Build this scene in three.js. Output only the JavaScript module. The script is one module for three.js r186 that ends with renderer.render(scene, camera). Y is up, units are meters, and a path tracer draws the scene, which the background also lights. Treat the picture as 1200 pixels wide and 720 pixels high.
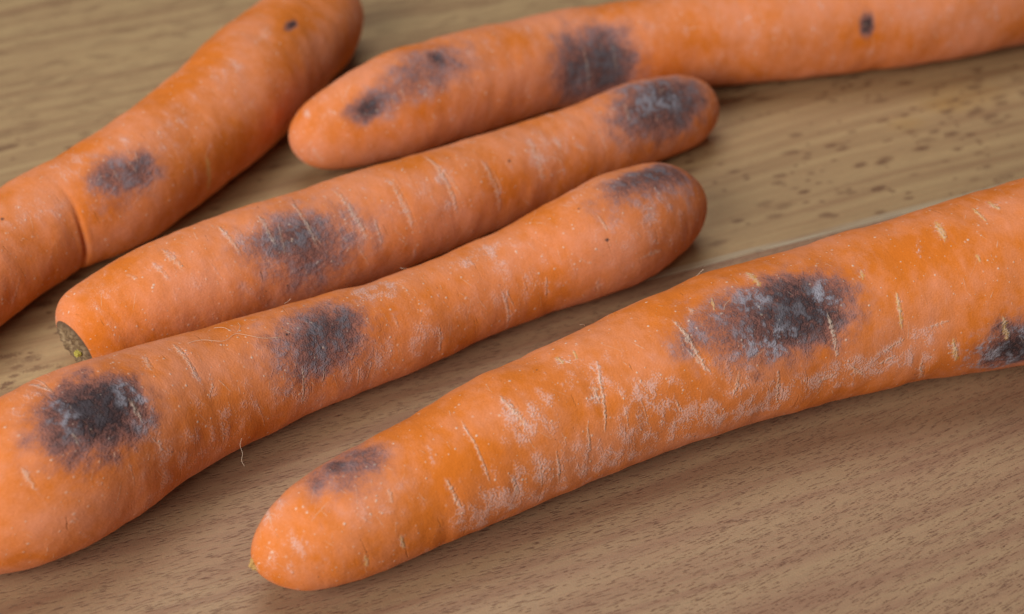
import * as THREE from 'three';
import { RectAreaLightUniformsLib } from 'three/addons/lights/RectAreaLightUniformsLib.js';
import { RoundedBoxGeometry } from 'three/addons/geometries/RoundedBoxGeometry.js';
import { createNoise2D, createNoise3D } from 'simplex-noise';

// ---------- camera, light, exposure ----------
const scene = new THREE.Scene();
const camera = new THREE.PerspectiveCamera(20, 1024 / 614, 0.05, 10);
camera.position.set(0, 0.42 * Math.sin((40 * Math.PI) / 180), 0.42 * Math.cos((40 * Math.PI) / 180));
camera.lookAt(0, 0, 0);
camera.focus = 0.371;
camera.userData.fStop = 11.5;
const renderer = new THREE.WebGLRenderer({ antialias: true });
renderer.setSize(1024, 614);
renderer.toneMapping = THREE.LinearToneMapping;
renderer.toneMappingExposure = 1.1;
renderer.shadowMap.enabled = true;
renderer.shadowMap.type = THREE.PCFSoftShadowMap;
RectAreaLightUniformsLib.init();
scene.background = new THREE.Color().setRGB(0.05, 0.05, 0.05);   // the plain grey room around the table
// a broad, soft window light from the near left, and a weaker one from the bright ceiling
function areaLight(position, towards, width, height, intensity, color) {
  const l = new THREE.RectAreaLight(color, intensity, width, height);
  l.position.set(...position); l.lookAt(...towards); scene.add(l);
  return l;
}
areaLight([-0.55, 0.54, 0.75], [0, 0, 0], 0.7, 0.65, 7.8, new THREE.Color().setRGB(1, 0.98, 0.96)).name = 'window_light';
areaLight([-0.1, 1.0, -0.28], [0, 0, 0], 0.7, 0.6, 3.9, new THREE.Color().setRGB(0.98, 0.99, 1)).name = 'ceiling_light';
// ---------- the shape of a carrot: an axis lying above the table, with a radius that varies along it (all in millimetres) ----------
const mix = (a, b, t) => a + (b - a) * t;
const clamp01 = (x) => Math.min(1, Math.max(0, x));
const smooth = (a, b, x) => { const t = clamp01((x - a) / (b - a)); return t * t * (3 - 2 * t); };
function catmull(p0, p1, p2, p3, t) {
  return p0.map((_, i) => 0.5 * (2 * p1[i] + (p2[i] - p0[i]) * t + (2 * p0[i] - 5 * p1[i] + 4 * p2[i] - p3[i]) * t * t + (3 * p1[i] - p0[i] - 3 * p2[i] + p3[i]) * t * t * t));
}
// axis: [x, y, z, radius] from one tip to the other; the first and last entries are the tips, where the body rounds off
function makeSpine(c) {
  const A = c.axis, n = A.length, fine = [];
  const gap = (a, b) => Math.hypot(a[0] - b[0], a[1] - b[1], a[2] - b[2]), beyond = (t, a, b) => a[3] + Math.max(-0.3 * a[3], Math.min(0.1 * a[3], ((a[3] - b[3]) * gap(t, a)) / gap(a, b))) * 0.7;
  const body = A.map((p, i) => (i === 0 ? [...p.slice(0, 3), beyond(p, A[1], A[2])] : i === n - 1 ? [...p.slice(0, 3), beyond(p, A[n - 2], A[n - 3])] : p));
  for (let i = 0; i < n - 1; i++) for (let k = 0; k < 24; k++) {
    const lo = i ? body[i - 1] : body[0].map((v, j) => 2 * v - body[1][j]), hi = i + 2 < n ? body[i + 2] : body[n - 1].map((v, j) => 2 * v - body[n - 2][j]);
    fine.push([...catmull(lo, body[i], body[i + 1], hi, k / 24)]);
  }
  fine.push(body[n - 1]);
  const at = [0];
  for (let i = 1; i < fine.length; i++) at.push(at[i - 1] + Math.hypot(fine[i][0] - fine[i - 1][0], fine[i][1] - fine[i - 1][1], fine[i][2] - fine[i - 1][2]));
  const L = at[at.length - 1], capA = at[24], capB = L - at[at.length - 1 - 24];
  const lookup = (s) => {
    let lo = 0, hi = at.length - 1;
    while (hi - lo > 1) { const m = (lo + hi) >> 1; if (at[m] > s) hi = m; else lo = m; }
    const t = (s - at[lo]) / (at[hi] - at[lo]);
    return fine[lo].map((v, j) => mix(v, fine[hi][j], t));
  };
  const round = (t, p) => Math.pow(Math.max(0, 1 - Math.pow(clamp01(1 - t), p)), 1 / p);
  const end = lookup(0), past = lookup(1), tail = lookup(L), before = lookup(L - 1);
  const reach = (s) => (s < 0 ? end.map((v, j) => v + (v - past[j]) * -s) : s > L ? tail.map((v, j) => v + (v - before[j]) * (s - L)) : lookup(s));
  const even = (s) => {                                                                 // evens out the steps between the given points
    const sum = [0, 0, 0, 0];
    for (let k = -4; k <= 4; k++) { const q = reach(s + k * 2.2), w = (5 - Math.abs(k)) / 25; for (let j = 0; j < 4; j++) sum[j] += q[j] * w; }
    return sum;
  };
  const frame = (s) => {
    const p = even(Math.min(L, Math.max(0, s))), a = even(s - 2), b = even(s + 2);
    let T = [b[0] - a[0], b[1] - a[1], b[2] - a[2]]; const l = Math.hypot(...T); T = T.map((v) => v / l);
    const h = Math.hypot(T[0], T[2]), S = [-T[2] / h, 0, T[0] / h];                    // to the side, level
    const U = [S[1] * T[2] - S[2] * T[1], S[2] * T[0] - S[0] * T[2], S[0] * T[1] - S[1] * T[0]].map((v) => -v); // upwards
    const sign = U[1] < 0 ? -1 : 1;
    const full = p[3]; let r = full;
    if (s < capA) r *= round(s / capA, c.capPower?.[0] ?? 2.1);
    if (L - s < capB) r *= round((L - s) / capB, c.capPower?.[1] ?? 2.1);
    return { p, T, S, U: U.map((v) => v * sign), r, full };
  };
  return { L, frame, capA, capB };
}
const onSurface = (f, a, d = 0) => [0, 1, 2].map((i) => f.p[i] + (f.r + d) * (Math.cos(a) * f.U[i] + Math.sin(a) * f.S[i]));
// ---------- the five carrots, in millimetres: axis [x, y, z, radius]; marks [along, around (radians), half length, half width, strength, ...]; scars [along, around, to along, to around, width, strength, kind] ----------
const CARROTS = [
  {
    label: 'crooked carrot at upper left with a deep crease and one purple-grey mould patch',
    seed: 11,
    patches: [0, 3],
    look: {"dry":0.32,"cork":0.45},
    axis: [[-149.87, 12.64, 38.38, 0], [-141.19, 13.74, 28.24, 13.74], [-133.19, 12.93, 15.41, 12.93], [-124.64, 13.07, 1.5, 13.07], [-116.15, 13.26, -10.74, 13.26], [-110.33, 13.53, -17.88, 13.53], [-103.84, 13.95, -22.54, 13.95], [-96.89, 14.63, -29.07, 14.63], [-86.86, 14.8, -44.33, 14.8], [-78.32, 15.13, -57.43, 15.13], [-71.23, 15.93, -71.65, 15.93], [-64.35, 15.21, -88.18, 15.21], [-58.68, 14.37, -102.11, 14.37], [-48.37, 13.22, -123.94, 0]],
    moulds: [[82.4, 0.74, 7.7, 6.5, 0.58, 0.4], [79, 0.53, 2.9, 3, 0.35, 0], [87.7, 0.7, 2.7, 2.5, 0.4, 0.3], [150.7, 0.49, 3.3, 1.4, 0.8, 0]],
    scars: [[105.8, 1.09, 101.5, 1.26, 0.64, 0.5], [124.8, 0.94, 119.9, 1.01, 0.44, 0.4], [102.5, 1.26, 101.5, 1.87, 1.49, 0.35, 1], [144.3, 0.23, 138.9, 0.31, 2.03, 0.5], [44.7, 1.33, 40.7, 1.77, 0.79, 0.5], [85.2, 0.56, 85.3, 0.78, 0.62, 0.5], [81.7, 0.57, 81.5, 0.8, 0.41, 0.6], [81.9, 1.24, 84, 1.15, 0.62, 0.4], [102.5, 0.8, 97.9, 0.92, 0.42, 0.4], [95.9, 0.31, 95.2, 0.55, 0.42, 0.4], [108.9, 0.53, 109.8, 0.76, 0.43, 0.4], [71, 0.02, 71.1, 0.4, 0.61, 0.4], [128.5, 0.05, 128.1, 0.31, 0.88, 0.4], [116.1, 0.19, 117, 0.63, 0.43, 0.35], [58.3, 0.29, 59.9, 0.74, 0.4, 0.4], [64.1, 1.02, 66.1, 1.8, 0.61, 0.3], [102.9, 0.46, 103.1, 0.78, 0.63, 0.3], [93.9, 0.54, 93.9, 0.99, 0.42, 0.3]],
    films: [[73.3, 0.01, 6.5, 4.9, 0.6], [84.5, 0.19, 7.8, 4, 0.6], [105.9, 0.38, 10.5, 4.5, 0.45], [125.8, 0.31, 7.9, 3.6, 0.5], [63, 0.58, 6.5, 6.1, 0.5], [54.6, 0.36, 6.8, 4.3, 0.4], [95.7, 0.72, 7.4, 6.2, 0.3], [74.7, 0.71, 2.4, 6.1, 0.4]],
    specks: [[50.7, 0.29, 0.49]],
    lumps: [[158.8, 0.35, 10, 7, -0.2]],
    crease: [[68.6, 0.269], [68.8, 0.785], [67.5, 1.276], [66.7, 1.895]],
  },
  {
    label: 'long carrot at the top running out of the frame beyond the others',
    seed: 22,
    patches: [0, 2, 5, 8],
    look: {"dry":0.55,"wet":0.3,"cork":0.5},
    axis: [[-57.96, 12.4, -53.97, 0], [-48.11, 13.48, -53.96, 9.98], [-35.72, 15.95, -60.19, 12.95], [-26.12, 16.36, -65.63, 13.96], [-7.38, 14.8, -78.46, 13.6], [12.25, 13.19, -90.54, 13.19], [28.93, 13.28, -94.84, 13.28], [54.59, 13.89, -101.53, 13.89], [73.33, 14.67, -104.83, 14.67], [102.33, 15.28, -110.81, 15.28], [119.42, 15.84, -114.59, 15.84], [144.58, 16.06, -123.88, 16.06], [177.62, 14.72, -140.36, 14.72], [196.73, 13.54, -153, 0]],
    moulds: [[19.8, 0.73, 4.6, 3.3, 0.95, 0.1], [25, 0.75, 10.6, 6.1, 0.24, 0.3], [39, 0.4, 12.6, 7, 0.4, 0.2], [39.8, 0.29, 1.9, 2.4, 0.7, 0], [31.8, 0.6, 8.6, 5.5, 0.15, 0.3], [88, 1.21, 14.3, 11.7, 0.6, 0.25], [92.4, 1.25, 6.2, 8.1, 0.6, 0], [79.6, 1.32, 6.7, 8.7, 0.4, 0.3], [166.5, 1.16, 2.2, 4, 1, 0.1]],
    scars: [[85.1, 0.77, 86.2, 1.75, 0.92, 0.7], [94.7, 0.85, 94.7, 1.42, 0.69, 0.5], [50.8, 1.27, 50.6, 1.84, 0.67, 0.5], [114.6, 0.8, 119.7, 0.78, 0.93, 0.5], [125.5, 0.42, 124.8, 0.78, 0.7, 0.4], [130.9, 0.82, 134.5, 0.74, 0.7, 0.6], [137.1, 0.5, 137.3, 0.77, 0.7, 0.5], [143.3, 1.21, 142.3, 1.43, 0.7, 0.35], [157, 1.6, 157.3, 2.07, 0.71, 0.5], [138.6, 1.84, 138.6, 2.21, 0.71, 0.5], [168.1, 1.45, 168.2, 1.74, 0.94, 0.5], [180.4, 1.59, 180.5, 1.87, 0.71, 0.5], [28.5, 0.66, 28.2, 0.9, 0.87, 0.5], [26, 0.68, 25.6, 0.92, 0.65, 0.5], [145.9, 0.65, 146.7, 0.89, 0.47, 0.3], [104.7, 0.67, 104.6, 1.1, 0.69, 0.3], [191, 1.56, 194.6, 2.1, 0.48, 0.4], [63.4, 1.26, 62.1, 1.48, 0.91, 0.4], [5.6, 0.04, 7.3, 0.53, 0.88, 0.6], [6.8, 1.41, 7.8, 1.83, 1.53, 0.5], [19.6, 0.03, 16.7, 0.24, 0.44, 0.5], [16.2, 2.16, 18.3, 1.74, 0.88, 0.3]],
    films: [[28, 0.75, 8.5, 5.5, 0.5], [10.8, 0.41, 5.9, 7.7, 0.4], [109.1, 0.81, 14.5, 4.7, 0.3], [51.5, 0.39, 10.6, 5, 0.35], [75.1, 0.62, 7.7, 7.2, 0.4], [138.6, 1.1, 15.9, 4.7, 0.3], [186.2, 1.19, 15.3, 6, 0.3]],
    specks: [],
    lumps: [],
  },
  {
    label: 'middle carrot with a brown cut end at left and a blue-grey mouldy tip at right',
    seed: 33,
    patches: [0, 4],
    look: {"dry":0.46,"wet":0.35,"cork":0.55},
    axis: [[-99.22, 10.55, 26.93, 0], [-93.3, 11.47, 20.62, 11.47], [-88.57, 12.29, 17.99, 12.29], [-79.21, 13.2, 12.05, 13.2], [-62.54, 13.47, 1.04, 13.47], [-43.69, 13.33, -9.64, 13.33], [-24.75, 13.01, -21.7, 13.01], [-5.38, 11.83, -35.1, 11.83], [13.02, 10.81, -48.91, 10.81], [32.69, 11.05, -61.9, 11.05], [41.88, 10.47, -67.2, 10.47], [54.02, 9.63, -75.07, 0]],
    capPower: [2.6, 2.2],
    moulds: [[56.9, 0.9, 15.4, 11.5, 0.36, 0.35], [54.4, 0.65, 6.5, 4.4, 0.5, 0.4], [58.5, 1.12, 7.3, 5.3, 0.25, 0.3], [45.7, 0.55, 4.6, 4.5, 0.2, 0.6], [161.6, 0.38, 12.5, 8.4, 0.58, 0.7], [168.5, 0.5, 8.5, 7.1, 0.5, 0.3], [159.3, 0.91, 12.4, 7.5, 0.35, 0.3], [10.5, 1.25, 4.2, 1.7, 0.15, 0]],
    scars: [[39.9, -0.06, 41, 0.62, 0.98, 0.9], [26.3, -0.05, 27.5, 0.51, 1.16, 0.8], [22.8, 0.16, 24, 0.58, 0.96, 0.7], [17.2, 0.13, 18.5, 0.31, 0.76, 0.6], [49.4, 0.05, 49.7, 0.69, 1.18, 0.9], [58.1, -0.02, 59.2, 0.95, 1, 0.95], [58.2, 0.48, 60.2, 0.91, 0.79, 0.5], [69, -0.04, 71, 1.09, 1.41, 0.95], [74.3, 0.76, 74.2, 1.27, 1, 0.7], [82.1, 0.14, 82.7, 1.17, 1.22, 0.85], [94.6, -0.16, 95, 1.26, 1.45, 0.85], [95.4, 0.22, 97.1, 0.94, 0.83, 0.5], [106.5, 0.43, 107.4, 1.52, 1.25, 0.8], [108.1, 0.68, 108.5, 1.15, 0.63, 0.6], [121.5, 0.36, 121.2, 1.27, 1.28, 0.7], [129.6, 0.13, 128.5, 1.05, 0.65, 0.5], [142.5, 0.6, 142.9, 1.26, 0.65, 0.5], [153.3, 0.23, 152.3, 0.7, 1.1, 0.6], [52.6, 0.33, 51.1, 0.92, 0.59, 0.6], [132.9, 0.75, 137.4, 1.01, 0.65, 0.5], [138.2, -0.46, 135.2, 0.35, 0.44, 0.4], [33.4, 0.44, 34.8, 0.97, 0.39, 0.3], [68.5, 1.18, 70.4, 1.59, 0.6, 0.5]],
    films: [[45.7, 0.55, 6.2, 7.2, 0.6], [63.9, 0.75, 8.1, 8, 0.5], [93.2, 0.76, 11.4, 6.2, 0.5], [122.7, 0.57, 13.1, 5.5, 0.5], [73.6, 1, 6.3, 6.1, 0.4], [30.2, 0.98, 13.4, 7.8, 0.35], [9.9, 0.32, 8, 6.5, 0.35]],
    specks: [[113.5, 0.6, 0.42], [49.9, 1.45, 0.3]],
    lumps: [],
    cut: true,
    cutAt: 1,
  },
  {
    label: 'bent carrot from the lower left with a round black mould patch near its end',
    seed: 44,
    patches: [0, 4, 8],
    look: {"dry":0.4,"cork":0.7},
    axis: [[-117.26, 12.61, 83.43, 0], [-111.33, 13.7, 80.28, 13.7], [-101.13, 16.8, 77.35, 16.8], [-93.56, 17.5, 71.8, 17.5], [-86.56, 17.24, 64.89, 17.24], [-74.76, 15.21, 53.04, 15.21], [-60.63, 13.21, 41.49, 13.21], [-43.82, 12.19, 30.24, 12.19], [-24.02, 11.13, 18.43, 11.13], [-10.55, 10.75, 8.78, 10.75], [4.45, 11.53, -0.42, 11.53], [16.32, 13.26, -6.41, 13.26], [27.27, 13.84, -14.04, 13.84], [34.61, 12.38, -21.15, 12.38], [46.3, 11.39, -29.91, 0]],
    moulds: [[35.1, 0.43, 10.3, 9.7, 0.7, 0.1], [34.8, 0.42, 7.8, 7.5, 0.85, 0.05], [42.3, 0.59, 3.4, 7.7, 0.2, 0.8], [29.3, 0.28, 2.8, 8.3, 0.2, 0.7], [90.5, 0.63, 13.4, 9.8, 0.44, 0.3], [94.6, 0.5, 6.9, 4.7, 0.5, 0.15], [88.7, 0.81, 5.3, 5.5, 0.3, 0.1], [84, 0.89, 8.2, 6.6, 0.25, 0.5], [183, 0.09, 13.9, 4.5, 0.6, 0.4], [183.8, 0.35, 16.9, 7.4, 0.3, 0.3], [167.5, 0.53, 3.6, 5.3, 0.15, 0.2]],
    scars: [[59.2, -0.18, 58.5, 0.6, 0.9, 0.9], [51.3, -0.08, 50.2, 0.22, 1.06, 0.7], [84.1, 0.97, 82.5, 1.67, 0.73, 0.95], [89.1, 1.14, 88.3, 1.38, 0.55, 0.9], [61.6, 0.72, 59.4, 0.89, 0.53, 0.9], [21.2, 0.64, 21.5, 0.93, 0.99, 0.8], [30.2, -0.51, 31.6, -0.15, 0.69, 0.9], [32.4, -0.65, 31.5, -0.06, 0.35, 0.8], [41.4, 0.49, 41.5, 0.8, 0.85, 0.9], [42.3, 1.06, 43.9, 1.26, 0.51, 0.6], [29.5, 0.55, 29.3, 0.7, 0.5, 0.7], [136.6, 1.07, 136.9, 1.83, 0.78, 0.8], [137.6, 1.05, 138.5, 1.44, 0.59, 0.6], [117.9, 1.09, 117.7, 1.76, 0.76, 0.7], [165.7, 0.36, 165.7, 0.72, 0.6, 0.7], [171, 1.44, 175.9, 1.49, 1.6, 0.8], [108.7, 0.59, 108.7, 0.87, 0.57, 0.4], [100.9, 1.35, 99.5, 1.76, 0.56, 0.7], [97.4, 1.35, 97, 1.88, 0.37, 0.6], [148.6, 1.08, 147.6, 1.46, 0.59, 0.5], [160.6, 1.56, 161, 1.87, 0.8, 0.5], [53.2, 1.17, 56.1, 2.28, 0.35, 0.4], [60.7, 1.31, 60.8, 1.69, 0.71, 0.6], [35.7, 1.14, 35.7, 1.49, 0.34, 0.4], [70.7, 1.22, 72.5, 1.8, 0.36, 0.4], [129.6, 0.93, 131, 1.25, 0.39, 0.4], [157.7, 0.92, 159.5, 1.15, 0.39, 0.4], [95.2, 0.95, 96.7, 1.16, 0.56, 0.5], [83.5, 0.19, 85.4, 0.39, 0.55, 0.6], [191.3, 0.37, 190.6, 0.63, 0.62, 0.5]],
    films: [[45, 1.72, 12.6, 12.9, 0.5], [40, 0.83, 9.1, 10.3, 0.4], [108.6, -0.06, 8.3, 5.1, 0.9], [135.5, 0.04, 10, 4.6, 0.8], [114.7, 1.26, 11.8, 6.3, 0.5], [99.5, 1.41, 8.2, 6.7, 0.6], [82.2, 1.23, 12.4, 8, 0.5], [141.9, 0.96, 13.4, 8, 0.4], [170.3, 0.89, 10.9, 8, 0.4], [181.5, 0.95, 12.2, 10.3, 0.5], [29.1, -0.01, 7.3, 5.9, 0.6], [60.9, 1.24, 11, 9.7, 0.5], [168.9, -0.29, 8.2, 6.6, 0.4]],
    specks: [[164.9, 0.87, 0.5], [83.8, 0.34, 0.37]],
    lumps: [],
    hairs: [[[60.8, -0.107], [65.1, -0.068], [69.5, 0.098], [73.3, 0.004], [75.4, 0.123], [78.3, 0.272], [82.4, 0.356]], [[73.3, 0.004], [75.5, -0.144], [76.4, -0.348]], [[73.3, 0.004], [72.4, -0.271], [71, -0.446]]],
    hanging: [[-57.1, 12.4, 57.9], [-57.4, 11.3, 58.9], [-56.9, 9.9, 60], [-57.1, 8.8, 60.9], [-56.5, 7.9, 61.7]],
  },
  {
    label: 'thick foreground carrot at right with a yellow tip and bluish white mould',
    seed: 55,
    patches: [0, 7, 11],
    look: {"dry":0.22,"wet":0.5,"cork":0.8},
    axis: [[-50.99, 10.21, 91.22, 0], [-38.57, 11.09, 84.11, 11.09], [-31.25, 12.7, 80.04, 12.7], [-19.53, 13.08, 72.55, 13.08], [-10.05, 13.93, 66.78, 13.93], [0, 14.63, 60.46, 14.63], [9.02, 14.98, 54.64, 14.98], [21.03, 15.54, 47.83, 15.54], [33.28, 16.45, 41.75, 16.45], [44.23, 17.17, 36.43, 17.17], [54.62, 17.33, 31.78, 17.33], [71.45, 17.72, 25.57, 17.72], [89.51, 18.67, 19.56, 18.67], [108.5, 20.15, 14.97, 20.15], [129.1, 21.52, 8.91, 21.52], [155.86, 19.98, -1.06, 19.98], [172.84, 18.38, -9.09, 0]],
    capPower: [2, 2.1],
    moulds: [[123.7, 0.61, 14.8, 9.9, 0.5, 0.3], [125.6, 0.53, 9.8, 7.8, 0.9, 0.05], [108.1, 0.44, 10.7, 7.1, 0.34, 0.5], [115.3, 0.83, 8.2, 4.7, 0.2, 1], [132.8, 0.52, 4.8, 4.9, 0.2, 1], [115.9, 0.23, 5.1, 4.1, 0.2, 0.8], [97.8, 0.49, 4.8, 3.3, 0.3, 0.4], [175.5, 1.7, 6.9, 8.4, 1, 0.4], [168.4, 1.79, 6.9, 8.1, 0.22, 1], [172.8, 1.93, 4.8, 6.5, 0.1, 1], [175.7, 1.53, 3.6, 4.3, 0.1, 0.8], [23.3, -0.21, 8, 8.8, 0.4, 0.2], [17.3, -0.27, 2.1, 3.6, 0.42, 0], [22.5, -0.33, 1.5, 3, 0.5, 0], [28.2, -0.23, 3.6, 4.1, 0.28, 0], [111.2, 1.2, 1.6, 1.6, 0.3, 0]],
    scars: [[99, 0.12, 100.3, 0.89, 1.25, 1], [98.2, 0.56, 101, 0.93, 0.89, 0.8], [131.1, 0.7, 131.4, 1.24, 1.27, 1], [116.3, 1.23, 116.2, 1.7, 1.08, 0.9], [148, 0.68, 147.5, 1.09, 1.1, 0.8, 1], [119.5, -0.24, 119.5, 0.07, 1.11, 0.7, 1], [164.3, -0.1, 163.9, 0.2, 1.31, 0.8, 1], [173.9, -0.19, 174.6, 0.07, 1.13, 0.7, 1], [178.3, -0.23, 178.6, -0.06, 1.13, 0.7, 1], [160.1, 1.4, 161.7, 1.74, 1.11, 0.8, 1], [152.4, 1.66, 154.3, 2.1, 1.12, 0.8], [172, 1.25, 173.1, 1.53, 1.48, 0.8, 1], [154.4, 1.17, 159.2, 1.15, 0.55, 0.7, 2], [79.1, 0.23, 74.1, 1.16, 1.06, 0.9], [75.6, 0.55, 75.2, 0.73, 1.4, 0.8], [108.9, 0, 107.9, 0.19, 0.72, 0.7, 1], [47.8, 0.1, 47.2, 1.13, 0.69, 0.9], [38.9, 0.8, 39.7, 1.29, 1.18, 1], [57.3, 0.06, 58.2, 0.62, 1.38, 0.8], [58.3, 1.12, 57.6, 1.61, 0.69, 0.6], [62.2, 1.14, 61.8, 1.68, 0.69, 0.6], [72.8, -0.17, 73, -0.02, 1.06, 0.8, 1], [76.5, -0.12, 76, 0.03, 0.71, 0.6, 1], [103.6, 0.02, 103.5, 0.11, 1.08, 0.6], [142.6, 0.29, 142.2, 0.38, 0.92, 0.6, 1], [92.3, 1.13, 92.6, 1.29, 0.88, 0.8], [109.5, 0.98, 115, 0.89, 0.36, 0.5], [143.6, 1.33, 147.8, 1.25, 0.73, 0.7], [169.1, 0.49, 169.3, 0.56, 0.74, 0.5, 1], [12.3, 0.43, 17.4, 0.27, 0.33, 0.6], [26.5, 1.36, 26.7, 1.63, 0.84, 0.7, 1], [19.2, 1.42, 19, 1.68, 0.67, 0.6, 1], [27.4, 0.58, 27.2, 0.76, 0.67, 0.6], [107.2, 1.06, 105.2, 1.3, 0.89, 0.6], [84.5, 0.96, 84.7, 1.34, 0.53, 0.6], [80.1, 0.98, 79.9, 1.22, 0.53, 0.6], [134.3, 1.43, 138.1, 1.64, 1.1, 0.7], [127.1, 1.58, 131.2, 1.51, 1.1, 0.7], [141.6, 1.52, 145.7, 1.46, 0.92, 0.8], [70.5, 0.99, 69.9, 1.37, 0.69, 0.7], [51.8, 1.21, 52.2, 1.53, 1.03, 0.7], [6.9, -1.05, 5.4, -0.09, 0.68, 0.6], [10.4, -0.89, 9.1, -0.45, 0.51, 0.5]],
    films: [[71.5, 1.57, 22.3, 8.6, 0.65], [53.2, 1.4, 15.7, 8.9, 0.6], [92.9, 1.63, 17.2, 8.2, 0.6], [86.4, 0.94, 9.8, 7.2, 0.7], [59.7, 0.54, 8.8, 5.9, 0.7], [113.7, 1.62, 19.3, 6.7, 0.8], [139.6, 1.52, 18, 5.3, 0.9], [153.2, 1.23, 8.5, 3.2, 0.6], [43.4, 1.53, 8.8, 7.4, 0.7], [6, 0.85, 6.2, 5, 0.6], [25.2, 0.84, 10.4, 6.7, 0.3], [74.2, 0.3, 9.7, 7.6, 0.4], [105.9, 1.08, 11.4, 5.7, 0.5], [168.3, 1.88, 7.7, 5.5, 0.6], [7.1, -0.42, 3.1, 11.5, 0.6]],
    specks: [[62.8, 2.25, 0.27]],
    lumps: [[59, -0.67, 3.7, 7.4, 0.5], [67.6, -0.38, 4.1, 5.8, -0.3], [113.2, 0.3, 5.7, 4, -0.3], [39.8, 1.39, 4.7, 6.5, 0.4], [36.3, 1.74, 1.6, 7.5, -0.35]],
    nub: true,
  },
];
// ---------- helpers ----------
function rng(seed) { let a = seed >>> 0; return () => { a = (a + 0x6d2b79f5) | 0; let t = Math.imul(a ^ (a >>> 15), 1 | a); t = (t + Math.imul(t ^ (t >>> 7), 61 | t)) ^ t; return ((t ^ (t >>> 14)) >>> 0) / 4294967296; }; }
const noise3 = createNoise3D(rng(7)), noise2 = createNoise2D(rng(8));
const fbm3 = (x, y, z, n = 3) => { let v = 0, a = 0.5; for (let i = 0; i < n; i++) { v += a * noise3(x, y, z); x *= 2.03; y *= 2.03; z *= 2.03; a *= 0.5; } return v; };
const fbm2 = (x, y, n = 3) => { let v = 0, a = 0.5; for (let i = 0; i < n; i++) { v += a * noise2(x, y); x = x * 2.03 + 17; y = y * 2.03 - 9; a *= 0.5; } return v; };
const srgb = (v) => Math.round(255 * clamp01(v <= 0.0031308 ? 12.92 * v : 1.055 * Math.pow(v, 1 / 2.4) - 0.055));
function colorTexture(data, w, h) {
  const t = new THREE.DataTexture(data, w, h, THREE.RGBAFormat);
  t.colorSpace = THREE.SRGBColorSpace; t.magFilter = THREE.LinearFilter; t.minFilter = THREE.LinearMipmapLinearFilter; t.generateMipmaps = true; t.needsUpdate = true;
  return t;
}
function reliefTexture(data, w, h) {                    // red: height, green: roughness
  const t = new THREE.DataTexture(data, w, h, THREE.RGFormat, THREE.FloatType);
  t.magFilter = THREE.LinearFilter; t.minFilter = THREE.LinearFilter; t.needsUpdate = true;
  return t;
}
const used = {};
const numbered = (name) => { used[name] = (used[name] ?? -1) + 1; return used[name] ? name + '_' + String(used[name]).padStart(3, '0') : name; };
function add(mesh, name, parent = scene) {
  mesh.name = parent === scene ? numbered(name) : name; mesh.castShadow = mesh.receiveShadow = true; parent.add(mesh);
  return mesh;
}

// ---------- the wooden table top: planks side by side, grain running up to the right ----------
const GRAIN = (21.7 * Math.PI) / 180;
const table = new THREE.Group(); table.name = 'wooden_table_top'; table.rotation.y = GRAIN; scene.add(table);
table.userData = { label: 'pale brown beech table top of glued planks under the carrots', kind: 'structure' };
const WOOD = {
  honey: [0.4, 0.265, 0.125], amber: [0.3, 0.178, 0.082], stain: [0.36, 0.19, 0.035],
  pale: [0.345, 0.215, 0.115], warm: [0.28, 0.148, 0.083], dark: [0.2, 0.1, 0.05], pore: [0.12, 0.05, 0.028], fleck: [0.15, 0.072, 0.032], grey: [0.47, 0.4, 0.28],
};
const STAINS = [[84, 90, 7, 2, 0.8], [90, 97, 9, 1.6, 0.7], [96, 101, 5, 2.2, 0.8], [80, 84, 6, 1.4, 0.6], [291, 50, 9, 4, 0.5]]; // brown marks on the middle plank: along, across, length, width, strength
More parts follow.
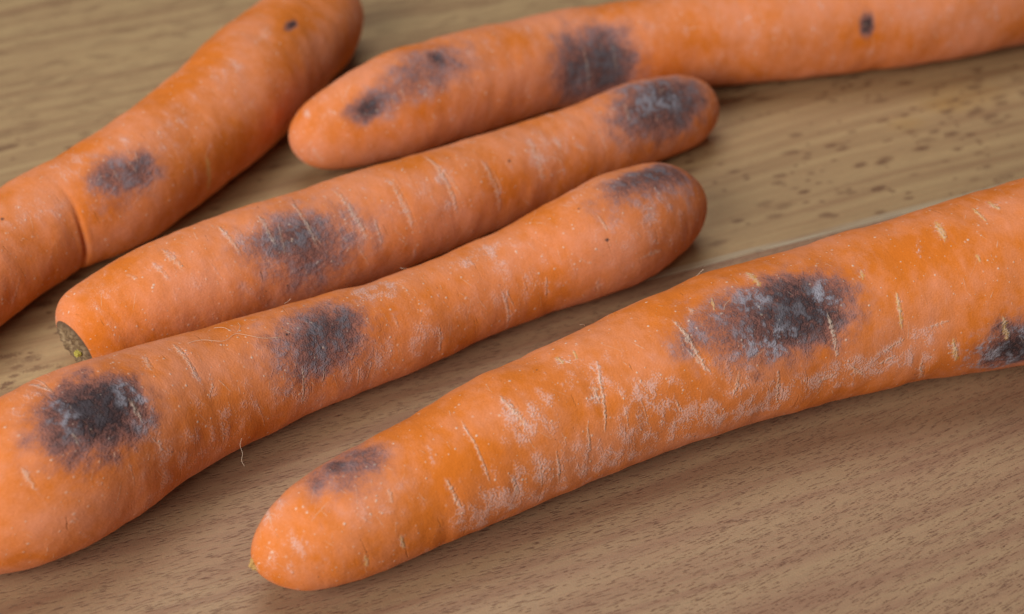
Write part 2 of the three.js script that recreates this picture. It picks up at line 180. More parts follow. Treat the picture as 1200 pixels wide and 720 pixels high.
// kind 'dash': short dark pores; 'fleck': broad rays and brown spots; 'mottled': cloudy figure
function plankMaterial(kind, lengthMM, widthMM, W, H, seed) {
  const R = rng(seed), kx = W / lengthMM, ky = H / widthMM, tone = new Float32Array(W * H), spot = new Float32Array(W * H), pale = new Float32Array(W * H), yellow = new Float32Array(W * H);
  const stroke = (layer, x, y, len, wid, angle, strength, ragged) => {
    const c = Math.cos(angle), s = Math.sin(angle), reach = len * 0.5 + wid, x0 = Math.floor((x - reach) * kx), x1 = Math.ceil((x + reach) * kx), y0 = Math.floor((y - reach) * ky), y1 = Math.ceil((y + reach) * ky), ph = R() * 100;
    for (let j = Math.max(0, y0); j <= Math.min(H - 1, y1); j++) for (let i = Math.max(0, x0); i <= Math.min(W - 1, x1); i++) {
      const dx = i / kx - x, dy = j / ky - y, u = (dx * c + dy * s) / (len / 2), v = (-dx * s + dy * c) / (wid / 2);
      let d = Math.sqrt(u * u + v * v);
      if (d > 1.8) continue;
      if (ragged) d += ragged * (noise2(dx * 1.1 + ph, dy * 2.2 + ph) + 0.5 * noise2(dx * 3 + ph, dy * 5));
      const a = strength * smooth(1.1, 0.45, d);
      if (a > layer[j * W + i]) layer[j * W + i] = a;
    }
  };
  if (kind === 'dash') {
    for (let k = 0; k < lengthMM * widthMM * 1.0; k++) {
      const x = R() * lengthMM, y = R() * widthMM, curve = 0.02 - 0.2 * smooth(0, 90, x - lengthMM * 0.5 + (y - 20) * 0.8);
      const crowd = 0.5 + 0.5 * noise2(x * 0.012, y * 0.09 + 5);
      if (R() > 0.5 + 0.5 * crowd) continue;
      stroke(tone, x, y, 1 + R() * 2.3, 0.13 + R() * 0.12, curve + (R() - 0.5) * 0.06, 0.35 + 0.65 * R(), 0);
    }
    for (let k = 0; k < 46; k++) stroke(spot, 60 + R() * 100, 0.5 + 8 * R() * R(), 1.4 + 3.2 * R(), 0.7 + R(), (R() - 0.5) * 0.3, 0.35 + 0.5 * R(), 0.4);
  } else if (kind === 'fleck') {
    for (let k = 0; k < lengthMM * widthMM * 0.06; k++) {
      const x = R() * lengthMM, y = R() * widthMM, big = R() ** 2.5;
      if (R() > 0.55 + 0.7 * noise2(x * 0.02 + 9, y * 0.03)) continue;
      stroke(spot, x, y, 1.6 + big * 5, 0.9 + big * 2, (R() - 0.5) * 0.3, 0.4 + R() * 0.6, 0.35);
    }
    for (let k = 0; k < lengthMM * widthMM * 0.12; k++) stroke(tone, R() * lengthMM, R() * widthMM, 1.5 + R() * 5, 0.15 + R() * 0.2, (R() - 0.5) * 0.06, 0.15 + R() * 0.35, 0);
    for (let k = 0; k < 150; k++) stroke(pale, R() * lengthMM, widthMM - 2.4 * R() ** 1.3, 15 + R() * 70, 0.25 + R() * 0.5, 0, 0.4 + R() * 0.6, 0);
    for (const [x, y, l, w, f] of [[346, 80, 15, 9, 0.7], [352, 78, 30, 16, 0.4], [330, 84, 12, 8, 0.4]]) stroke(yellow, x, y, l, w, 0.1, f, 0.4);
    for (const [x, y, l, w, f] of STAINS) stroke(spot, x, y, l, w, 0.05, f, 0.5);
    for (let k = 0; k < 30; k++) stroke(tone, R() * lengthMM, widthMM - 2.2 * R(), 6 + R() * 30, 0.15 + R() * 0.3, 0, 0.3 + R() * 0.5, 0.2);
  } else {
    for (let k = 0; k < lengthMM * widthMM * 0.05; k++) stroke(spot, R() * lengthMM, R() * widthMM, 3 + R() * 9, 0.7 + R() * 1.6, (R() - 0.5) * 0.9, 0.1 + R() * 0.45, 0.5);
  }
  const color = new Uint8Array(W * H * 4), relief = new Float32Array(W * H * 2), o = seed * 13.7;
  for (let j = 0; j < H; j++) for (let i = 0; i < W; i++) {
    const k = j * W + i, x = i / kx, y = j / ky, wave = 3 * noise2(x * 0.008 + o, y * 0.01) + (kind === 'dash' ? 0.035 * x : 0);
    const band = fbm2(x * 0.004 + o, (y + wave) * 0.16, 3), line = noise2(x * 0.02 + o, (y + wave) * 1.6), fine = noise2(x * 0.25 + o, y * 3.6), grit = noise2(x * 2.6, y * 6 + o), cloud = fbm2(x * 0.02 - o, y * 0.035, 3);
    let t = clamp01(0.45 + (kind === 'dash' ? 0.85 : 1) * band + 0.24 * line + 0.12 * fine + 0.3 * cloud);
    const c = [0, 1, 2].map((n) => {
      let v = mix((kind === 'dash' ? WOOD.pale : WOOD.honey)[n], (kind === 'dash' ? WOOD.warm : WOOD.amber)[n], t) * (1 + 0.08 * fine + 0.11 * grit + 0.06 * line);
      v = mix(v, WOOD.dark[n], clamp01(0.55 * smooth(0.15, 0.6, band + 0.25 * line) * (kind === 'dash' ? 0.4 : 0.5)));
      v = mix(v, WOOD.stain[n], 0.6 * yellow[k]);
      v = mix(v, WOOD.fleck[n], 0.95 * spot[k]);
      v = mix(v, WOOD.pore[n], (kind === 'dash' ? 0.9 : 0.6) * tone[k]);
      return mix(v, WOOD.grey[n], 0.85 * pale[k]);
    });
    color[k * 4] = srgb(c[0]); color[k * 4 + 1] = srgb(c[1]); color[k * 4 + 2] = srgb(c[2]); color[k * 4 + 3] = 255;
    relief[k * 2] = 0.5 - 0.4 * tone[k] * (kind === 'dash' ? 1 : 0.5) + 0.05 * fine + 0.08 * grit;
    relief[k * 2 + 1] = clamp01(0.58 + 0.15 * tone[k] + 0.06 * grit + 0.08 * cloud);
  }
  const map = colorTexture(color, W, H), bump = reliefTexture(relief, W, H);
  for (const tx of [map, bump]) { tx.wrapS = THREE.MirroredRepeatWrapping; tx.wrapT = THREE.MirroredRepeatWrapping; }
  return { lengthMM, widthMM, m: new THREE.MeshStandardMaterial({ name: 'beech_' + kind, map, bumpMap: bump, bumpScale: 0.00025, roughnessMap: bump, roughness: 1, color: 0xffffff }) };
}
// back edge and front edge of each plank across the grain, in millimetres; where its figure starts along the grain
function plank(back, front, wood, start) {
  const long = 1.1, width = (front - back) / 1000, g = new RoundedBoxGeometry(long, 0.03, width, 2, 0.0001), p = g.attributes.position, uv = g.attributes.uv;
  for (let i = 0; i < p.count; i++) uv.setXY(i, (p.getX(i) * 1000 - start) / wood.lengthMM, (p.getZ(i) * 1000 + (front - back) / 2) / wood.widthMM);
  const m = add(new THREE.Mesh(g, wood.m), 'plank', table);
  m.position.set(0, -0.015, (back + front) / 2000);
  return m;
}
const dashWood = plankMaterial('dash', 300, 165, 2048, 1126, 3), fleckWood = plankMaterial('fleck', 420, 120, 2048, 640, 5), cloudWood = plankMaterial('mottled', 320, 125, 1024, 400, 6);
plank(-330, -242.05, fleckWood, 60);
plank(-242, -117.05, cloudWood, -190);
plank(-117, 2.75, fleckWood, -200);
plank(2.8, 168, dashWood, -140);
plank(168.05, 300, cloudWood, 40);

// ---------- carrots ----------
const SKIN = {
  deep: [0.62, 0.152, 0.008], flesh: [0.68, 0.188, 0.025], dry: [0.71, 0.262, 0.14], film: [0.7, 0.45, 0.385], cork: [0.74, 0.59, 0.46], yellow: [0.62, 0.36, 0.07], brown: [0.3, 0.13, 0.04], dot: [0.76, 0.62, 0.5],
  purple: [0.235, 0.12, 0.115], black: [0.03, 0.026, 0.03], bloom: [0.38, 0.36, 0.405],
};
function paintCarrot(c, spine) {
  const W = 2048, H = 1024, N = W * H, R = rng(c.seed), L = spine.L;
  const rad = new Float32Array(W); for (let i = 0; i < W; i++) { const f = spine.frame(((i + 0.5) / W) * L); rad[i] = Math.max(1.5, f.r); }
  const mould = new Float32Array(N), bloom = new Float32Array(N), cork = new Float32Array(N), tint = new Float32Array(N), film = new Float32Array(N), dots = new Float32Array(N), speck = new Float32Array(N), groove = new Float32Array(N);
  const o = c.seed * 3.1;
  // visits the texels within reach millimetres of (s, a); fn gets (texel, millimetres along, millimetres around)
  const around = (s, a, reachS, reachQ, fn) => {
    const i0 = Math.max(0, Math.floor(((s - reachS) / L) * W)), i1 = Math.min(W - 1, Math.ceil(((s + reachS) / L) * W));
    for (let i = i0; i <= i1; i++) {
      const r = rad[i], j0 = Math.floor(((a - Math.min(3.1, reachQ / r)) / (2 * Math.PI) + 0.5) * H), j1 = Math.ceil(((a + Math.min(3.1, reachQ / r)) / (2 * Math.PI) + 0.5) * H);
      for (let j = j0; j <= j1; j++) fn(((j + 2 * H) % H) * W + i, ((i + 0.5) / W) * L - s, (((j + 0.5) / H - 0.5) * 2 * Math.PI - a) * r);
    }
  };
  const rise = (layer, k, v) => { if (v > layer[k]) layer[k] = v; };
  const halos = c.moulds.filter((m) => m[2] > 3.5 && m[4] > 0.3).map((m) => [m[0], m[1], m[2] * 1.5, m[3] * 1.6, 0.19, m[5] * 0.35]);
  for (const [s, a, rs, rq, strength, white] of [...c.moulds, ...halos]) around(s, a, rs * 2, rq * 2, (k, x, q) => {
    const n = noise3(x * 0.16 + s, q * 0.16 + o, a * 9) * 0.21 + noise3(x * 0.42 + s, q * 0.42, o) * 0.1 + noise3(x * 1.6, q * 1.6, s) * 0.03;
    const d = Math.hypot(x / rs, q / rq) + n, v = strength * smooth(1.5, 0.1, d);
    mould[k] = 1 - (1 - mould[k]) * (1 - v);
    if (white) rise(bloom, k, white * smooth(1.2, 0.5, d));
  });
  const scratch = (layer, s0, a0, s1, a1, w, strength, rough = 1) => {
    const am = (a0 + a1) / 2, sm = (s0 + s1) / 2, f = spine.frame(sm), r = Math.max(2, f.r), dx = s1 - s0, dq = (a1 - a0) * r, len = Math.hypot(dx, dq) || 0.1, ux = dx / len, uq = dq / len, ph = R() * 50;
    around(sm, am, Math.abs(dx) / 2 + w * 2, Math.abs(dq) / 2 + w * 2, (k, x, q) => {
      const u = (x * ux + q * uq) / (len / 2 + w * 0.3), wob = 0.16 * w * noise2(u * len * 0.35 + ph, 3) , v = (-x * uq + q * ux + wob) / (w * 0.5);
      if (Math.abs(u) > 1.15) return;
      const taper = Math.sqrt(Math.max(0.03, 1 - u * u)), d = Math.abs(v) / (taper * (0.75 + 0.5 * noise2(u * len * 0.6 + ph, 8)));
      const grain = 0.78 + rough * (0.5 * noise2(u * len * 0.5 + ph, v * 0.9 + ph) + 0.3 * noise2(u * len * 2.4, v * 1.6 + ph));
      rise(layer, k, strength * smooth(1.25, 0.4, d) * smooth(1.12, 0.8, Math.abs(u)) * clamp01(grain));
    });
  };
  for (const [s0, a0, s1, a1, w0, strength, kind] of c.scars) {
    const w = w0 * (0.75 + 0.7 * R()), t = R(), fs = mix(s0, s1, t) + (R() - 0.5) * w * 3, fa = mix(a0, a1, t);
    scratch(film, fs - 0.5, fa - 0.05, fs + 0.6 * R(), fa + 0.07, w * 0.8, strength * 0.8, 1);                 // a loose flake beside it
    const hard = c.look?.cork ?? 0.7;
    if (hard > 0.5) scratch(groove, s0 + w * 0.6, a0, s1 + w * 0.6, a1, w * 0.4, strength * 0.5, 0.6);
    scratch(cork, s0, a0, s1, a1, w * (0.8 + 0.3 * hard), strength * hard, 1.3);
    scratch(film, s0, a0, s1, a1, w * 2.4, strength * 0.75, 0.6);
    if (kind) scratch(tint, s0, a0, s1, a1, w * 1.1, kind === 2 ? -0.8 : 0.9, 0.3);
  }
  for (const [s, a, rs, rq, density] of c.films) around(s, a, rs * 1.5, rq * 1.5, (k, x, q) => {
    const v = density * smooth(1.35, 0.2, Math.hypot(x / rs, q / rq) + 0.3 * noise3(x * 0.25, q * 0.25, s + a));
    film[k] = 1 - (1 - film[k]) * (1 - 0.9 * v);
  });
  for (const [s, a, r] of c.specks) around(s, a, r * 1.4, r * 1.4, (k, x, q) => rise(speck, k, smooth(1.1, 0.5, Math.hypot(x, q) / r + 0.3 * noise2(x * 3 + s, q * 3))));
  // small pale dots, nicks and fine scratches all over
  const area = L * 12 * 2 * Math.PI;
  for (let n = 0; n < area * 0.2; n++) { const r = 0.08 + 0.26 * R() ** 3.5, s = R() * L, a = (R() * 2 - 1) * Math.PI, v = 0.25 + 0.75 * R(); around(s, a, r * 1.5, r * 1.5, (k, x, q) => rise(dots, k, v * smooth(1.2, 0.4, Math.hypot(x, q * (0.8 + 0.3 * v)) / r))); }
  for (let n = 0; n < L * 1.5; n++) { const s = R() * L, a = (R() * 2 - 1) * Math.PI, t = (R() - 0.5) * 1.4, l = 0.6 + 2.6 * R() * R(), f = spine.frame(s); scratch(dots, s - l * Math.sin(t), a - (l * Math.cos(t)) / Math.max(4, f.r), s + l * Math.sin(t), a + (l * Math.cos(t)) / Math.max(4, f.r), 0.1 + 0.16 * R(), 0.3 + 0.4 * R(), 1); }
  for (let n = 0; n < L * 0.35; n++) { const s = R() * L, a = (R() * 2 - 1) * Math.PI, t = (R() - 0.5) * 0.8, l = 0.8 + 2 * R(), f = spine.frame(s); scratch(film, s - l * Math.sin(t), a - (l * Math.cos(t)) / Math.max(4, f.r), s + l * Math.sin(t), a + (l * Math.cos(t)) / Math.max(4, f.r), 0.8 + 0.9 * R(), 0.35 + 0.35 * R(), 0.8); }
  for (let n = 0; n < L * 0.6; n++) { const s = R() * L, a = (R() * 2 - 1) * Math.PI, t = (R() - 0.5) * 0.35, l = 0.8 + 2.8 * R() * R(), f = spine.frame(s); scratch(groove, s - l * Math.sin(t), a - (l * Math.cos(t)) / Math.max(4, f.r), s + l * Math.sin(t), a + (l * Math.cos(t)) / Math.max(4, f.r), 0.14 + 0.22 * R(), 0.3 + 0.7 * R(), 0.5); }
  for (let n = 0; n < L * 0.25; n++) { const s = R() * L, a = (R() * 2 - 1) * Math.PI, r = 0.12 + 0.25 * R() ** 3; around(s, a, r * 1.4, r * 1.4, (k, x, q) => rise(speck, k, (0.25 + 0.5 * (n % 3) / 2) * smooth(1.2, 0.5, Math.hypot(x, q) / r))); }
  const color = new Uint8Array(N * 4), relief = new Float32Array(N * 2), look = c.look ?? {};
  const dryness = look.dry ?? 0.4;
  for (let i = 0; i < W; i++) {
    const s = ((i + 0.5) / W) * L, r = rad[i];
    for (let j = 0; j < H; j++) {
      const k = j * W + i, a = ((j + 0.5) / H - 0.5) * 2 * Math.PI, y = r * Math.cos(a), z = r * Math.sin(a);
      const big = noise3(s * 0.035 + o, y * 0.05, z * 0.05), mid = fbm3(s * 0.22 + o, y * 0.16, z * 0.16, 2), ring = noise3(s * 0.9 + o, y * 0.2, z * 0.2), clump = noise3(s * 0.55 + o, y * 0.55, z * 0.55), fine = noise3(s * 1.7, y * 1.6 + o, z * 1.6), grit = noise3(s * 6, y * 5, z * 5 + o);
      const dry = clamp01(dryness + 0.04 + 0.55 * big + 0.5 * mid + 0.06 * clump + 0.08 * fine + 0.1 * grit), wet = clamp01((look.wet ?? 0.42) - 0.6 * big - 0.35 * mid - 0.05 * clump - 0.06 * fine);
      // the peeling film breaks up into flakes: a threshold on noise, with a sharp edge
      const cover = film[k], flake = 0.85 * mid + 0.3 * fine + 0.24 * grit + 0.12 * ring, peeling = clamp01(smooth(0.66 - cover * 0.95, 0.98 - cover * 0.8, flake + 0.16) * Math.min(1, cover * 1.5)) * (0.46 + 0.3 * fine + 0.3 * grit) + 0.13 * cover;
      const m = mould[k], mm = clamp01(m * (1 + 0.22 * fine + 0.12 * grit + 0.3 * mid)), hue = smooth(0.02, 0.6, mm), dark = smooth(0.33, 1.0, m * (1 + 0.2 * mid + 0.16 * clump + 0.12 * grit + 0.12 * fine));
      const frost = clamp01(bloom[k] * smooth(-0.2, 0.5, 0.9 * mid + 0.35 * clump + 0.2 * fine + 0.2 * grit)) * 0.8;
      const corky = clamp01(cork[k] * (0.8 + 0.3 * fine)), t = tint[k];
      let n = 0;
      const out = [0, 0, 0];
      for (; n < 3; n++) {
        let v = mix(SKIN.flesh[n], SKIN.deep[n], wet);
        v = mix(v, SKIN.dry[n], 0.72 * dry);
        v *= 1 + 0.025 * ring + 0.04 * fine + 0.05 * grit;
        v = mix(v, SKIN.film[n], peeling * (1 - 0.5 * hue));
        v = mix(v, SKIN.purple[n], 0.82 * hue);
        v = mix(v, SKIN.black[n], dark * 0.95);
        v = mix(v, SKIN.bloom[n], frost * 0.95);
        v = mix(v, SKIN.brown[n], groove[k] * 0.3);
        v = mix(v, SKIN.dot[n], dots[k] * 0.8 * (1 - 0.45 * hue));
        v = mix(v, t > 0.01 ? SKIN.yellow[n] : SKIN.brown[n], Math.abs(t) * 0.7);
        v = mix(v, SKIN.cork[n], corky * (t < -0.01 ? 0.1 : 0.85));
        out[n] = mix(v, SKIN.black[n], speck[k] * 0.85);
      }
      color[k * 4] = srgb(out[0]); color[k * 4 + 1] = srgb(out[1]); color[k * 4 + 2] = srgb(out[2]);
      color[k * 4 + 3] = Math.round(255 * clamp01(1 - 0.8 * hue - 0.45 * peeling - 0.5 * corky - 0.1 * dry + 0.1 * grit));   // how glossy the skin is: moist, dry or mouldy
      relief[k * 2] = 0.5 + 0.01 * ring + 0.022 * fine + 0.014 * grit + 0.03 * mid + 0.1 * peeling + 0.2 * corky + 0.12 * dots[k] - 0.16 * groove[k] + hue * (0.07 * grit + 0.07 * fine + 0.1 * clump) - 0.12 * hue;
      relief[k * 2 + 1] = clamp01((look.rough ?? 0.3) + 0.25 * peeling + 0.3 * hue + 0.2 * corky + 0.1 * dry - 0.05 * wet + 0.04 * grit);
    }
  }
  const map = colorTexture(color, W, H);
  return { m: new THREE.MeshPhysicalMaterial({ name: 'carrot_skin', map, specularIntensityMap: map, bumpMap: reliefTexture(relief, W, H), bumpScale: 0.0009, roughness: 1, specularIntensity: look.shine ?? 1 }), mould, W, H };
}
function carrotBody(c, spine) {
  const rows = 460, cols = 200, L = spine.L, from = c.cut ? c.cutAt : 0, P = new Float32Array((rows + 1) * (cols + 1) * 3), UV = new Float32Array((rows + 1) * (cols + 1) * 2), o = c.seed * 3.1;
  const relief = (s, a, f) => {
    const y = f.full * Math.cos(a), z = f.full * Math.sin(a), g = Math.min(1, f.r / f.full);
    let d = 0.32 * noise3(s * 0.05 + o, y * 0.05, z * 0.05) + 0.13 * noise3(s * 0.14 + o, y * 0.09, z * 0.09) + 0.025 * noise3(s * 0.4, y * 0.15 + o, z * 0.15) + 0.03 * noise3(s * 0.6, y * 0.5 + o, z * 0.5);
    for (const [ls, la, rs, rq, h] of c.lumps) { const x = (s - ls) / rs, q = ((a - la) * f.full) / rq, e = x * x + q * q; if (e < 9) d += h * Math.exp(-e); }
    for (const [s0, a0, s1, a1, w, strength, kind] of c.scars) {                      // scars pull the skin in a little
      const sm = (s0 + s1) / 2, am = (a0 + a1) / 2, q = ((a - am) * f.full) / (Math.abs(a1 - a0) * f.full * 0.6 + 1.2), x = (s - sm) / (Math.abs(s1 - s0) * 0.6 + 0.9), e = x * x + q * q;
      if (e < 6) d -= 0.16 * strength * Math.exp(-e * 1.4);
    }
    for (const [ms, ma, rs, rq, strength] of c.moulds) { const x = (s - ms) / rs, q = ((a - ma) * f.full) / rq, e = x * x + q * q; if (e < 6) d -= 0.18 * strength * Math.exp(-e); }
    if (c.crease) {                                                                     // a fold that runs across the root
      const cr = c.crease; let i = 0; while (i < cr.length - 2 && a > cr[i + 1][1]) i++;
      const t = (a - cr[i][1]) / (cr[i + 1][1] - cr[i][1]), cs = mix(cr[i][0], cr[i + 1][0], Math.min(1.3, Math.max(-0.3, t))), x = s - cs, deep = smooth(0, 1.8, a) * smooth(3, 2.2, a);
      d += deep * (-1.0 * Math.exp(-(x * x) / 0.7) - 0.35 * Math.exp(-(x * x) / 20) + 0.12 * Math.exp(-((x - 2.6) ** 2) / 4));
    }
    return d * (0.25 + 0.75 * g) * Math.min(1, g * 3);
  };
  for (let i = 0; i <= rows; i++) {
    const t = i / rows, ease = t - Math.sin(2 * Math.PI * t) * 0.115, s = from + (L - from) * Math.min(0.99995, Math.max(c.cut ? 0 : 0.00005, ease)), f = spine.frame(s);
    for (let j = 0; j <= cols; j++) {
      const a = ((j % cols) / cols - 0.5) * 2 * Math.PI, p = onSurface(f, a, relief(s, a, f)), k = i * (cols + 1) + j;
      for (let n = 0; n < 3; n++) P[k * 3 + n] = p[n] / 1000;
      P[k * 3 + 1] = Math.max(P[k * 3 + 1], 0.00005);
      UV[k * 2] = s / L; UV[k * 2 + 1] = j / cols;
    }
  }
  const at = (i, j, n) => P[(Math.min(rows, Math.max(0, i)) * (cols + 1) + ((j + cols) % cols)) * 3 + n], Nn = new Float32Array(P.length), u = new THREE.Vector3(), v = new THREE.Vector3();
  for (let i = 0; i <= rows; i++) for (let j = 0; j <= cols; j++) {
    u.set(at(i + 1, j, 0) - at(i - 1, j, 0), at(i + 1, j, 1) - at(i - 1, j, 1), at(i + 1, j, 2) - at(i - 1, j, 2));
    v.set(at(i, j + 1, 0) - at(i, j - 1, 0), at(i, j + 1, 1) - at(i, j - 1, 1), at(i, j + 1, 2) - at(i, j - 1, 2));
    u.cross(v).normalize();
    const k = (i * (cols + 1) + j) * 3; Nn[k] = u.x; Nn[k + 1] = u.y; Nn[k + 2] = u.z;
  }
  // does the cross product point outwards?
  const mid = spine.frame(L / 2), km = ((rows >> 1) * (cols + 1) + (cols >> 1)) * 3, flip = Nn[km] * mid.U[0] + Nn[km + 1] * mid.U[1] + Nn[km + 2] * mid.U[2] < 0;
  if (flip) for (let k = 0; k < Nn.length; k++) Nn[k] *= -1;
  return { rows, cols, P, UV, N: Nn, flip };
}
// the faces that keep() accepts, as a geometry with only the vertices that they use
function cutGeometry(b, keep) {
  const index = [], place = new Map(), pos = [], nor = [], uv = [];
  const v = (k) => { if (!place.has(k)) { place.set(k, pos.length / 3); pos.push(b.P[k * 3], b.P[k * 3 + 1], b.P[k * 3 + 2]); nor.push(b.N[k * 3], b.N[k * 3 + 1], b.N[k * 3 + 2]); uv.push(b.UV[k * 2], b.UV[k * 2 + 1]); } return place.get(k); };
  for (let i = 0; i < b.rows; i++) for (let j = 0; j < b.cols; j++) {
    if (!keep(i, j)) continue;
    const k = i * (b.cols + 1) + j, q = [v(k), v(k + 1), v(k + b.cols + 2), v(k + b.cols + 1)];
    index.push(...(b.flip ? [q[0], q[1], q[2], q[0], q[2], q[3]] : [q[0], q[2], q[1], q[0], q[3], q[2]]));
  }
  const g = new THREE.BufferGeometry();
  g.setAttribute('position', new THREE.Float32BufferAttribute(pos, 3)); g.setAttribute('normal', new THREE.Float32BufferAttribute(nor, 3)); g.setAttribute('uv', new THREE.Float32BufferAttribute(uv, 2)); g.setIndex(index);
  return g;
}
const hairMaterial = new THREE.MeshStandardMaterial({ name: 'dry_root_hair', color: new THREE.Color().setRGB(0.68, 0.52, 0.38), roughness: 0.9 });
const hair = (points, r, parent) => add(new THREE.Mesh(new THREE.TubeGeometry(new THREE.CatmullRomCurve3(points.map((p) => new THREE.Vector3(p[0] / 1000, p[1] / 1000, p[2] / 1000))), points.length * 6, r / 1000, 5), hairMaterial), 'root_hair', parent);

function makeCarrot(c) {
  const spine = makeSpine(c), skin = paintCarrot(c, spine), b = carrotBody(c, spine), R = rng(c.seed + 5);
  const base = new THREE.Group(), foot = spine.frame(spine.L / 2).p;
  base.position.set(foot[0] / 1000, 0, foot[2] / 1000);
  for (let k = 0; k < b.P.length; k += 3) { b.P[k] -= base.position.x; b.P[k + 2] -= base.position.z; }
  base.name = numbered('carrot'); scene.add(base);
  base.userData = { label: c.label, category: 'carrot' };
  // which mould patch, if any, covers each face
  const patches = c.patches, owner = (i, j) => {
    const k = i * (b.cols + 1) + j, u = b.UV[k * 2], w = b.UV[k * 2 + 1], x = Math.min(skin.W - 1, Math.floor(u * skin.W)), y = Math.min(skin.H - 1, Math.floor(w * skin.H));
    if (skin.mould[y * skin.W + x] < 0.3) return -1;
    const s = u * spine.L, a = (w - 0.5) * 2 * Math.PI; let best = -1, near = 1.9;
    patches.forEach((n) => { const [ms, ma, rs, rq] = c.moulds[n], d = Math.hypot((s - ms) / rs, ((a - ma) * spine.frame(s).full) / rq); if (d < near) { near = d; best = n; } });
    return best;
  };
  const own = new Int8Array(b.rows * b.cols); for (let i = 0; i < b.rows; i++) for (let j = 0; j < b.cols; j++) own[i * b.cols + j] = owner(i, j);
  add(new THREE.Mesh(cutGeometry(b, (i, j) => own[i * b.cols + j] < 0), skin.m), 'skin', base);
  for (const n of patches) { const g = cutGeometry(b, (i, j) => own[i * b.cols + j] === n); if (g.attributes.position.count > 20) add(new THREE.Mesh(g, skin.m), 'mould_patch', base); }
  const local = (p) => [p[0] - base.position.x * 1000, p[1], p[2] - base.position.z * 1000];
  const lift = (s, a, d) => local(onSurface(spine.frame(s), a, d));
  for (const line of c.hairs ?? []) hair(line.map(([s, a], i) => lift(s, a, 0.1 + 0.3 * R() - (i === 0 || i === line.length - 1 ? 0.3 : 0))), 0.03 + 0.012 * R(), base);
  if (c.hanging) hair(c.hanging.map(local), 0.04, base);
  // stray fibres that stand off the skin here and there
  for (let n = 0; n < (c.fibres ?? 6); n++) {
    const s = spine.L * (0.08 + 0.84 * R()), a = (R() - 0.5) * 2.6, t = R() * 6.3, l = 0.8 + 1.6 * R(), f = spine.frame(s);
    hair([0, 0.4, 0.8, 1].map((u) => lift(s + l * u * Math.cos(t + u), a + (l * u * Math.sin(t + u * 0.7)) / f.r, 0.1 + 1.1 * u * l * 0.35 + 0.2 * R())), 0.03 + 0.015 * R(), base);
  }
  return { base, spine, b, local };
}
const made = CARROTS.map(makeCarrot);

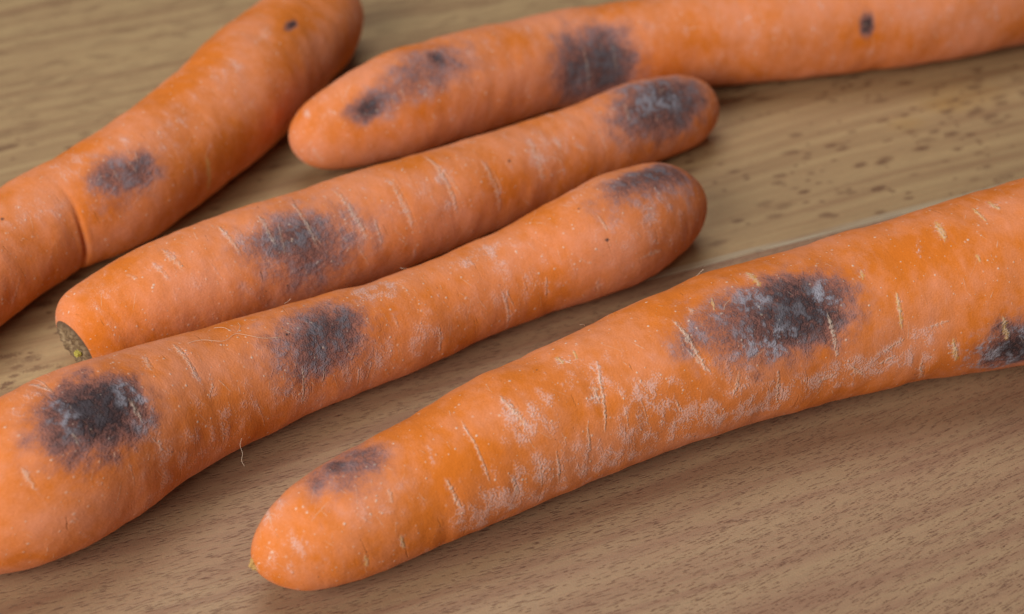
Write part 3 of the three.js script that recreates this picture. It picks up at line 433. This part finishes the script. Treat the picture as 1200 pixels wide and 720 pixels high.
// ---------- the brown cut end of the middle carrot ----------
{
  const { base, b } = made[2], R = rng(77), rings = 14, cols = b.cols, pos = [], col = [], idx = [], centre = new THREE.Vector3(), rim = [];
  for (let j = 0; j < cols; j++) { rim.push(new THREE.Vector3(b.P[j * 3], b.P[j * 3 + 1], b.P[j * 3 + 2])); centre.add(rim[j]); }
  centre.divideScalar(cols);
  const next = new THREE.Vector3(); for (let j = 0; j < cols; j++) next.add(new THREE.Vector3(b.P[(6 * (cols + 1) + j) * 3], b.P[(6 * (cols + 1) + j) * 3 + 1], b.P[(6 * (cols + 1) + j) * 3 + 2])); next.divideScalar(cols);
  const out = centre.clone().sub(next).normalize(), p = new THREE.Vector3();
  for (let i = 0; i <= rings; i++) for (let j = 0; j < cols; j++) {
    const t = 1 - i / rings, x = Math.cos((j / cols) * 6.2832) * t, y = Math.sin((j / cols) * 6.2832) * t;
    const bump = (t > 0.97 ? 0 : 0.0004 * smooth(1, 0.8, t) + 0.00045 * noise2(x * 3.2, y * 3.2) + 0.00015 * noise2(x * 7, y * 7)) ;
    p.lerpVectors(centre, rim[j], t).addScaledVector(out, bump);
    pos.push(p.x, p.y, p.z);
    const n = 0.5 + 0.5 * noise2(x * 3 + 4, y * 3) , m = 0.5 + 0.5 * noise2(x * 6, y * 6 + 3), edge = smooth(0.7, 1, t + 0.1 * (m - 0.5));
    const c = [0, 1, 2].map((k) => mix(mix([0.16, 0.095, 0.04][k], [0.38, 0.27, 0.15][k], n * m * 1.3), [0.1, 0.055, 0.03][k], Math.max(edge * 0.85, smooth(0.62, 0.85, 1 - m) * 0.7)));
    col.push(...c);
  }
  for (let i = 0; i < rings; i++) for (let j = 0; j < cols; j++) { const a = i * cols + j, d = i * cols + ((j + 1) % cols); idx.push(a, d, a + cols, d, d + cols, a + cols); }
  const g = new THREE.BufferGeometry(); g.setAttribute('position', new THREE.Float32BufferAttribute(pos, 3)); g.setAttribute('color', new THREE.Float32BufferAttribute(col, 3)); g.setIndex(idx); g.computeVertexNormals();
  const end = add(new THREE.Mesh(g, new THREE.MeshStandardMaterial({ name: 'dried_cut_end', vertexColors: true, roughness: 0.9, side: THREE.DoubleSide })), 'cut_end', base);
  end.userData.label = 'brown dried cut end with a yellow speck';
  const bud = new THREE.IcosahedronGeometry(0.0009, 3), q = bud.attributes.position;
  for (let i = 0; i < q.count; i++) { p.fromBufferAttribute(q, i); const k = 1 + 0.3 * noise3(p.x * 1500, p.y * 1500, p.z * 1500); q.setXYZ(i, p.x * k, p.y * k * 0.8, p.z * k); }
  bud.computeVertexNormals();
  const m = add(new THREE.Mesh(bud, new THREE.MeshStandardMaterial({ name: 'yellow_bud', color: new THREE.Color().setRGB(0.48, 0.4, 0.07), roughness: 0.8 })), 'bud', end);
  m.position.copy(centre).addScaledVector(out, 0.0005).add(new THREE.Vector3(0.0012, -0.0006, 0.0016));
}
// ---------- the small yellow point at the tip of the foreground carrot ----------
{
  const { base, spine, local } = made[4], f = spine.frame(0.4), at = local(f.p), g = new THREE.IcosahedronGeometry(0.0014, 4), q = g.attributes.position, p = new THREE.Vector3();
  for (let i = 0; i < q.count; i++) { p.fromBufferAttribute(q, i); const k = 1 + 0.28 * noise3(p.x * 900 + 3, p.y * 900, p.z * 900) + 0.1 * noise3(p.x * 2600, p.y * 2600, p.z * 2600); q.setXYZ(i, p.x * k * 0.9, p.y * k, p.z * k * 0.9); }
  g.computeVertexNormals();
  add(new THREE.Mesh(g, new THREE.MeshStandardMaterial({ name: 'yellow_tip', color: new THREE.Color().setRGB(0.46, 0.27, 0.08), roughness: 0.8 })), 'root_tip', base).position.set(at[0] / 1000, at[1] / 1000, at[2] / 1000);
}
renderer.render(scene, camera);
